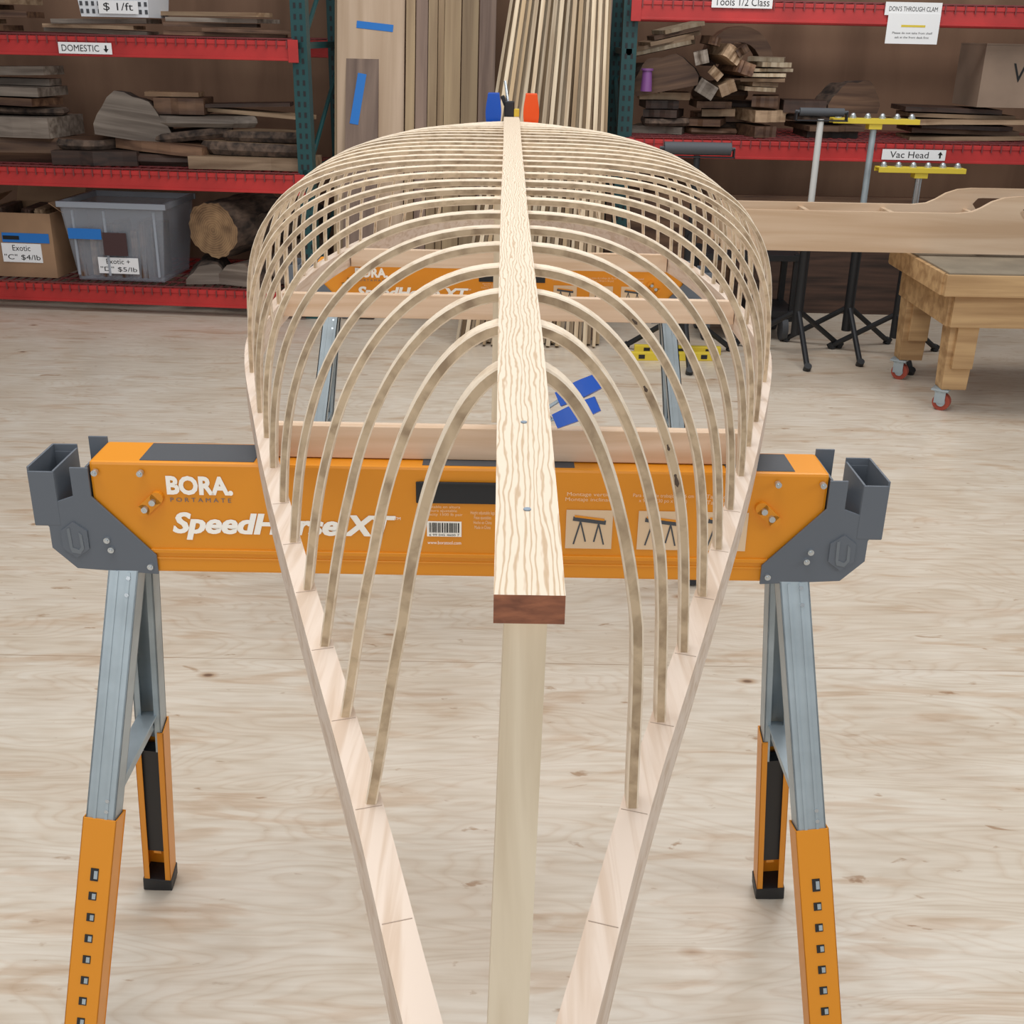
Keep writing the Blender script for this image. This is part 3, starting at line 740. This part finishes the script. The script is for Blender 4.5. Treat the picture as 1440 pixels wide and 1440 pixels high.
plank(MR,(1.56,.22,1.07),(.22,.2,.06),'walnut','dark wood block on dark boards',rz=-.1,group=G,name='wood_block',cat='wood block')
pile(MR,1.95,2.75,Z3,1.11,6,['tan','brown','tan','walnut'],'long board lying on the shelf',G,wd=(.2,.4),skew=.1)
b=open_box(MR,(2.64,.25,1.118),(.42,.36,.30),'carddark','tan cardboard box on top of stacked boards','cardboard_box','box')
boxes('lid',[((0,0,.303),(.42,.36,.008))],'carddark',b)
text('V',.07,.09,'black',b,(-.02,-.182,.17))
bm=bmesh.new(); cy(bm,(0,0,0),(0,0,.10),.030,20,.024); cy(bm,(0,0,.10),(0,0,.11),.031,20)
tag(finish(bm,'plastic_cup',mat('purple_plastic',rgb(130,80,140),.4),None,(.705,6.26,1.163),smooth=True),'small purple plastic cup on a wood stack','cup')

# ---------------------------------------------------------------- upright lumber
def lean(base,toppt,w,t,L,m,label,group,name='board',tilt=0):
    b=Vector(base); d=(Vector(toppt)-b).normalized()
    xa=Vector((math.cos(tilt),math.sin(tilt),0)); xa=(xa-d*xa.dot(d)).normalized(); ya=d.cross(xa)
    R=Matrix((xa,ya,d)).transposed().to_4x4(); R.translation=b
    bm=bmesh.new(); secs=[]
    for i in range(5):
        z=L*i/4; wb=.0015*math.sin(i*2+w*900)
        secs.append([(-w/2+wb,-t/2,z),(w/2+wb,-t/2,z),(w/2+wb,t/2,z),(-w/2+wb,t/2,z)])
    sweep(bm,secs)
    o=finish(bm,name,m,None,bevel=.0012)
    o.matrix_world=R
    return tag(o,label,'board',group)
G='boards standing against the wall'
o=lean((-.74,6.12,.005),(-.70,6.9,3.6),.35,.03,2.7,'maple','wide pale board standing upright with blue tape',G)
boxes('tape',[((.02,-.0165,1.47),(.19,.002,.035),(0,.08,0))],'tape',o)
o=lean((-.79,6.02,.005),(-.765,6.46,1.5),.17,.028,1.36,'brownz','shorter brown board standing upright with blue tape',G)
boxes('tape',[((-.02,-.0155,1.13),(.045,.002,.26),(0,.15,0))],'tape',o)
o=lean((-.90,6.10,.005),(-.885,6.6,1.9),.06,.03,1.7,'tanz','narrow tan board standing upright beside the rack',G)
x=-.535
while x<-.08:
    w=random.choice((.035,.05,.065,.09))
    yb=6.05+.10*random.random()
    lean((x+w/2-.02,yb,.005),(x+w/2+.01,6.9,3.5),w*.93,.045,2.6,random.choice(['tanz','tanz','brownz','tanz']),'tan board standing on edge against the wall',G)
    x+=w
G='thin strips leaning against the wall'
NS=32
for i in range(NS):
    t=i/(NS-1)
    xb=-.24+.70*t; xt=.0+.47*t
    yb=5.50+(.055 if i%2 else 0)+.006*random.random()
    lean((xb,yb,.005),(xt,yb+.42,1.55),.0195 if i%3 else .014,.045,random.uniform(2.1,2.6),random.choice(['strip','strip','strip','tanz']),'thin pale wood strip leaning against the wall',G,'wood_strip')
for i in range(8):
    t=i/7
    lean((-.2+.62*t,5.66,.005),(.03+.44*t,6.10,1.55),.05,.02,2.4,'brownz','brown wood strip leaning behind pale strips',G,'wood_strip')

# ---------------------------------------------------------------- roller stands
def stand(x,y,z,kind,label,polemat='white',rw=.30,rr_=.028):
    E=empty('roller_stand',(x,y,0),label,'roller stand','adjustable roller stands')
    bm=bmesh.new(); cy(bm,(0,0,.10),(0,0,z*.62),.024,14); 
    finish(bm,'lower_tube','dark',E,smooth=True)
    bm=bmesh.new(); cy(bm,(0,0,z*.6),(0,0,z-.03),.015,14); finish(bm,'upper_tube',polemat,E,smooth=True)
    for a in (0.5,2.6,4.7):
        bm=bmesh.new(); c,s_=math.cos(a),math.sin(a)
        cy(bm,(0,0,.22),(c*.30,s_*.30,.014),.013,10); cy(bm,(c*.29,s_*.29,0),(c*.31,s_*.31,.028),.018,10)
        finish(bm,'leg','dark',E)
    bm=bmesh.new(); cy(bm,(0,-.02,z*.6),(0,-.06,z*.6),.022,10); cy(bm,(0,0,z*.6-.03),(0,0,z*.6+.03),.029,14)
    finish(bm,'lock_knob','dark',E)
    if kind=='ball':
        bm=bmesh.new(); bx(bm,(0,0,z-.012),(.40,.07,.006)); bx(bm,(0,-.034,z-.02),(.40,.004,.022)); bx(bm,(0,.034,z-.02),(.40,.004,.022)); bx(bm,(0,0,z-.035),(.06,.06,.04))
        finish(bm,'head','yellow',E,bevel=.001)
        for k in range(6):
            bm=bmesh.new(); bmesh.ops.create_uvsphere(bm,u_segments=12,v_segments=8,radius=.013)
            for v in bm.verts: v.co+=Vector((-.17+.068*k,0,z+.002))
            cy(bm,(-.17+.068*k,0,z-.01),(-.17+.068*k,0,z-.001),.017,12)
            finish(bm,'ball_caster','chrome',E,smooth=True)
    else:
        h=rw/2
        bm=bmesh.new(); cy(bm,(-h,0,z+.0),(h,0,z),rr_,20); cy(bm,(-h-.02,0,z),(h+.02,0,z),.008,10); finish(bm,'roller','darkgray',E,smooth=True)
        boxes('head',[((0,0,z-.036),(rw+.04,.035,.006)),((-h-.015,0,z-.018),(.006,.035,.042)),((h+.015,0,z-.018),(.006,.035,.042))],'dark',E,.001)
    return E
stand(1.415,5.45,1.125,'dark','roller stand with a dark cylinder roller and pale pole',polemat='polewhite',rw=.20,rr_=.018)
stand(1.69,5.55,1.105,'ball','roller stand with a yellow ball-bearing head',polemat='galv')
stand(1.89,5.42,.905,'ball','shorter roller stand with a yellow ball-bearing head',polemat='chrome')
stand(.85,5.35,.965,'dark','roller stand with a long dark roller beside the canoe frame',polemat='dark')

# ---------------------------------------------------------------- work table on casters
T=empty('rolling_workbench',(2.33,4.83,0),'low pine workbench on swivel casters with a laminated top','workbench')
def tb(name,lst,m,bev=.002):
    return boxes(name,[((c[0]-2.33,c[1]-4.83,c[2]),s)+tuple(r) for c,s,*r in lst],m,T,bev)
tb('top',[((2.33,4.83,.578),(1.18,.70,.035))],mat('dusty_bench_top',rgb(136,124,106),.7,noise=8),.003)
tb('top_frame',[((2.33,4.49,.545),(1.20,.045,.085)),((2.33,5.17,.545),(1.20,.045,.085)),((1.745,4.83,.545),(.045,.66,.085)),((2.915,4.83,.545),(.045,.66,.085))],'benchw')
tb('apron',[((2.33,4.53,.44),(1.08,.045,.14)),((2.33,5.13,.44),(1.08,.045,.14)),((1.80,4.83,.44),(.045,.6,.14)),((2.86,4.83,.44),(.045,.6,.14))],'benchw')
for x,y in ((1.87,4.60),(1.84,5.06),(2.80,4.60),(2.80,5.06)):
    bm=bmesh.new(); bx(bm,(x-2.33,y-4.83,.295),(.125,.10,.40),None,0,.82); bx(bm,(x-2.33+.01,y-4.83-.052,.34),(.085,.022,.30))
    finish(bm,'leg','benchw',T,bevel=.003)
    C=bpy.data.objects.new('caster',None); COL.objects.link(C); C.parent=T; C.location=(x-2.33-.03,y-4.83-.01,0)
    bm=bmesh.new(); cy(bm,(-.015,0,.036),(.015,0,.036),.036,24); finish(bm,'wheel','redwheel',C,smooth=True,rot=(0,0,0))
    bm=bmesh.new(); cy(bm,(-.022,0,.036),(.022,0,.036),.018,16); 
    bx(bm,(-.022,.006,.062),(.005,.044,.06)); bx(bm,(.022,.006,.062),(.005,.044,.06)); bx(bm,(0,.008,.09),(.07,.07,.008)); cy(bm,(0,.01,.078),(0,.01,.095),.028,14)
    finish(bm,'fork','galv',C,bevel=.0006)
    C.rotation_euler=(0,0,1.0)

Fm=empty('wooden_form',(1.9,4.98,.607),'long wooden form with curved handle cutouts lying on the workbench','wooden form')
def side(y,dx=0):
    x0=-1.0; D=dx
    top=[(x0,.165),(-.06+D,.165),(0.0+D,.172),(.04+D,.190),(.08+D,.215),(.13+D,.232),(.19+D,.238),(.80+D,.238),(.84+D,.225),(.86+D,.19),(.86+D,0)]
    bm=bmesh.new()
    def ztop(x):
        for (a,za),(b,zb) in zip(top,top[1:]):
            if a<=x<=b and b>a: return za+(zb-za)*(x-a)/(b-a)
        return top[-2][1]
    xs=sorted(set([x0,-.6,-.3]+[round(v+D,4) for v in [-.06,0,.02,.04,.06,.08,.105,.13,.16,.19]+[.20+.02*i for i in range(0,25)]+[.72,.80,.84,.86]]))
    def hole(x):
        lo,hi=.20+D,.62+D
        if lo<x<hi:
            q=min(x-lo,hi-x); r=.026*min(1,math.sqrt(max(0,1-(1-min(1,q/.03))**2)))
            return (.172-r,.172+r)
        return None
    for a,b in zip(xs,xs[1:]):
        ha,hb=hole(a),hole(b)
        if ha or hb:
            ha=ha or (.172,.172); hb=hb or (.172,.172)
            prism(bm,[(a,0),(b,0),(b,hb[0]),(a,ha[0])],y-.011,y+.011)
            prism(bm,[(a,ha[1]),(b,hb[1]),(b,ztop(b)),(a,ztop(a))],y-.011,y+.011)
        else:
            prism(bm,[(a,0),(b,0),(b,ztop(b)),(a,ztop(a))],y-.011,y+.011)
    bmesh.ops.remove_doubles(bm,verts=bm.verts[:],dist=.0002)
    finish(bm,'side_panel','form',Fm)
side(-.13,.03); side(.13,-.07)
for x in (-.98,-.62,-.26,.1,.45): boxes('spacer',[((x,0,.08),(.02,.238,.14))],'form',Fm,.001)

for i,(x,y,rz,m) in enumerate(((.80,5.30,.05,'yellow'),(.84,5.42,-.03,'yellow'))):
    E=empty('spirit_level',(x,y,0),'yellow box-section level lying on the floor','level','yellow levels on the floor',(0,0,rz))
    boxes('body',[((0,0,.02+0*i),(.42,.03,.04))],m,E,.003)
    for vx,vw in ((0,.06),(-.15,.03),(.15,.03)):
        boxes('vial_window',[((vx,-.0155,.02),(vw,.002,.02))],'dark',E,.0005)
plank(MR,(1.5,.34,0),(1.9,.04,.62),'brown','brown plywood sheet standing on edge beneath the rack',group='sheets beneath the rack',rz=.02,name='plywood_sheet',cat='plywood sheet')
plank(MR,(1.9,.18,0),(1.3,.04,.42),'walnut','dark plywood sheet standing on edge beneath the rack',group='sheets beneath the rack',rz=-.02,name='plywood_sheet',cat='plywood sheet')
E=empty('workshop_cart',(1.22,5.85,0),'low dark metal tool cart with gray wheels beneath the rack','cart')
boxes('frame',[((0,0,.42),(.5,.3,.03)),((0,0,.14),(.5,.3,.03))]+[((a,b_,.27),(.03,.03,.34)) for a in (-.23,.23) for b_ in (-.13,.13)],'dark',E,.002)
for a in (-.2,.2):
    for b_ in (-.12,.12):
        bm=bmesh.new(); cy(bm,(a-.015,b_,.06),(a+.015,b_,.06),.06,20); finish(bm,'wheel','darkgray',E,smooth=True)

# ---------------------------------------------------------------- light
W=bpy.data.worlds.new('World'); S.world=W; W.use_nodes=True
bg=W.node_tree.nodes['Background']; bg.inputs['Color'].default_value=(.90,.95,1,1); bg.inputs['Strength'].default_value=.36
def area(name,loc,rot,size,e,c=(1,1,1)):
    l=bpy.data.lights.new(name,'AREA'); l.shape='RECTANGLE'; l.size,l.size_y=size; l.energy=e; l.color=c
    o=bpy.data.objects.new(name,l); COL.objects.link(o); o.location=loc; o.rotation_euler=rot; return o
area('ceiling_light',(-.6,1.2,3.8),(0,0,0),(2.0,2.4),76,(1,.99,.98))
area('ceiling_light',(.8,4.4,3.8),(math.radians(0),0,0),(3.5,1.4),84,(1,.99,.98))
area('offcamera_light',(3.4,.4,2.6),(math.radians(35),math.radians(55),0),(1.8,1.8),38,(.93,.97,1))
area('offcamera_light',(-.8,-2.8,1.9),(math.radians(84),0,0),(3.2,1.8),50,(.97,.985,1))  # fill lamp added behind the camera to brighten faces turned toward it

# ---------------------------------------------------------------- camera
cam=bpy.data.cameras.new('camera'); co=bpy.data.objects.new('camera',cam); COL.objects.link(co)
cam.sensor_width=36; cam.lens=40; cam.clip_start=.02
th=math.radians(22.9); ps=math.radians(.53); r=math.radians(1.2)
F=Vector((math.sin(ps)*math.cos(th),math.cos(ps)*math.cos(th),-math.sin(th)))
R0=Vector((math.cos(ps),-math.sin(ps),0)); U0=R0.cross(F)
Rc=R0*math.cos(r)+U0*math.sin(r); Uc=U0*math.cos(r)-R0*math.sin(r)
mw=Matrix((Rc,Uc,-F)).transposed().to_4x4(); mw.translation=(0,0,1.435)
co.matrix_world=mw
S.camera=co
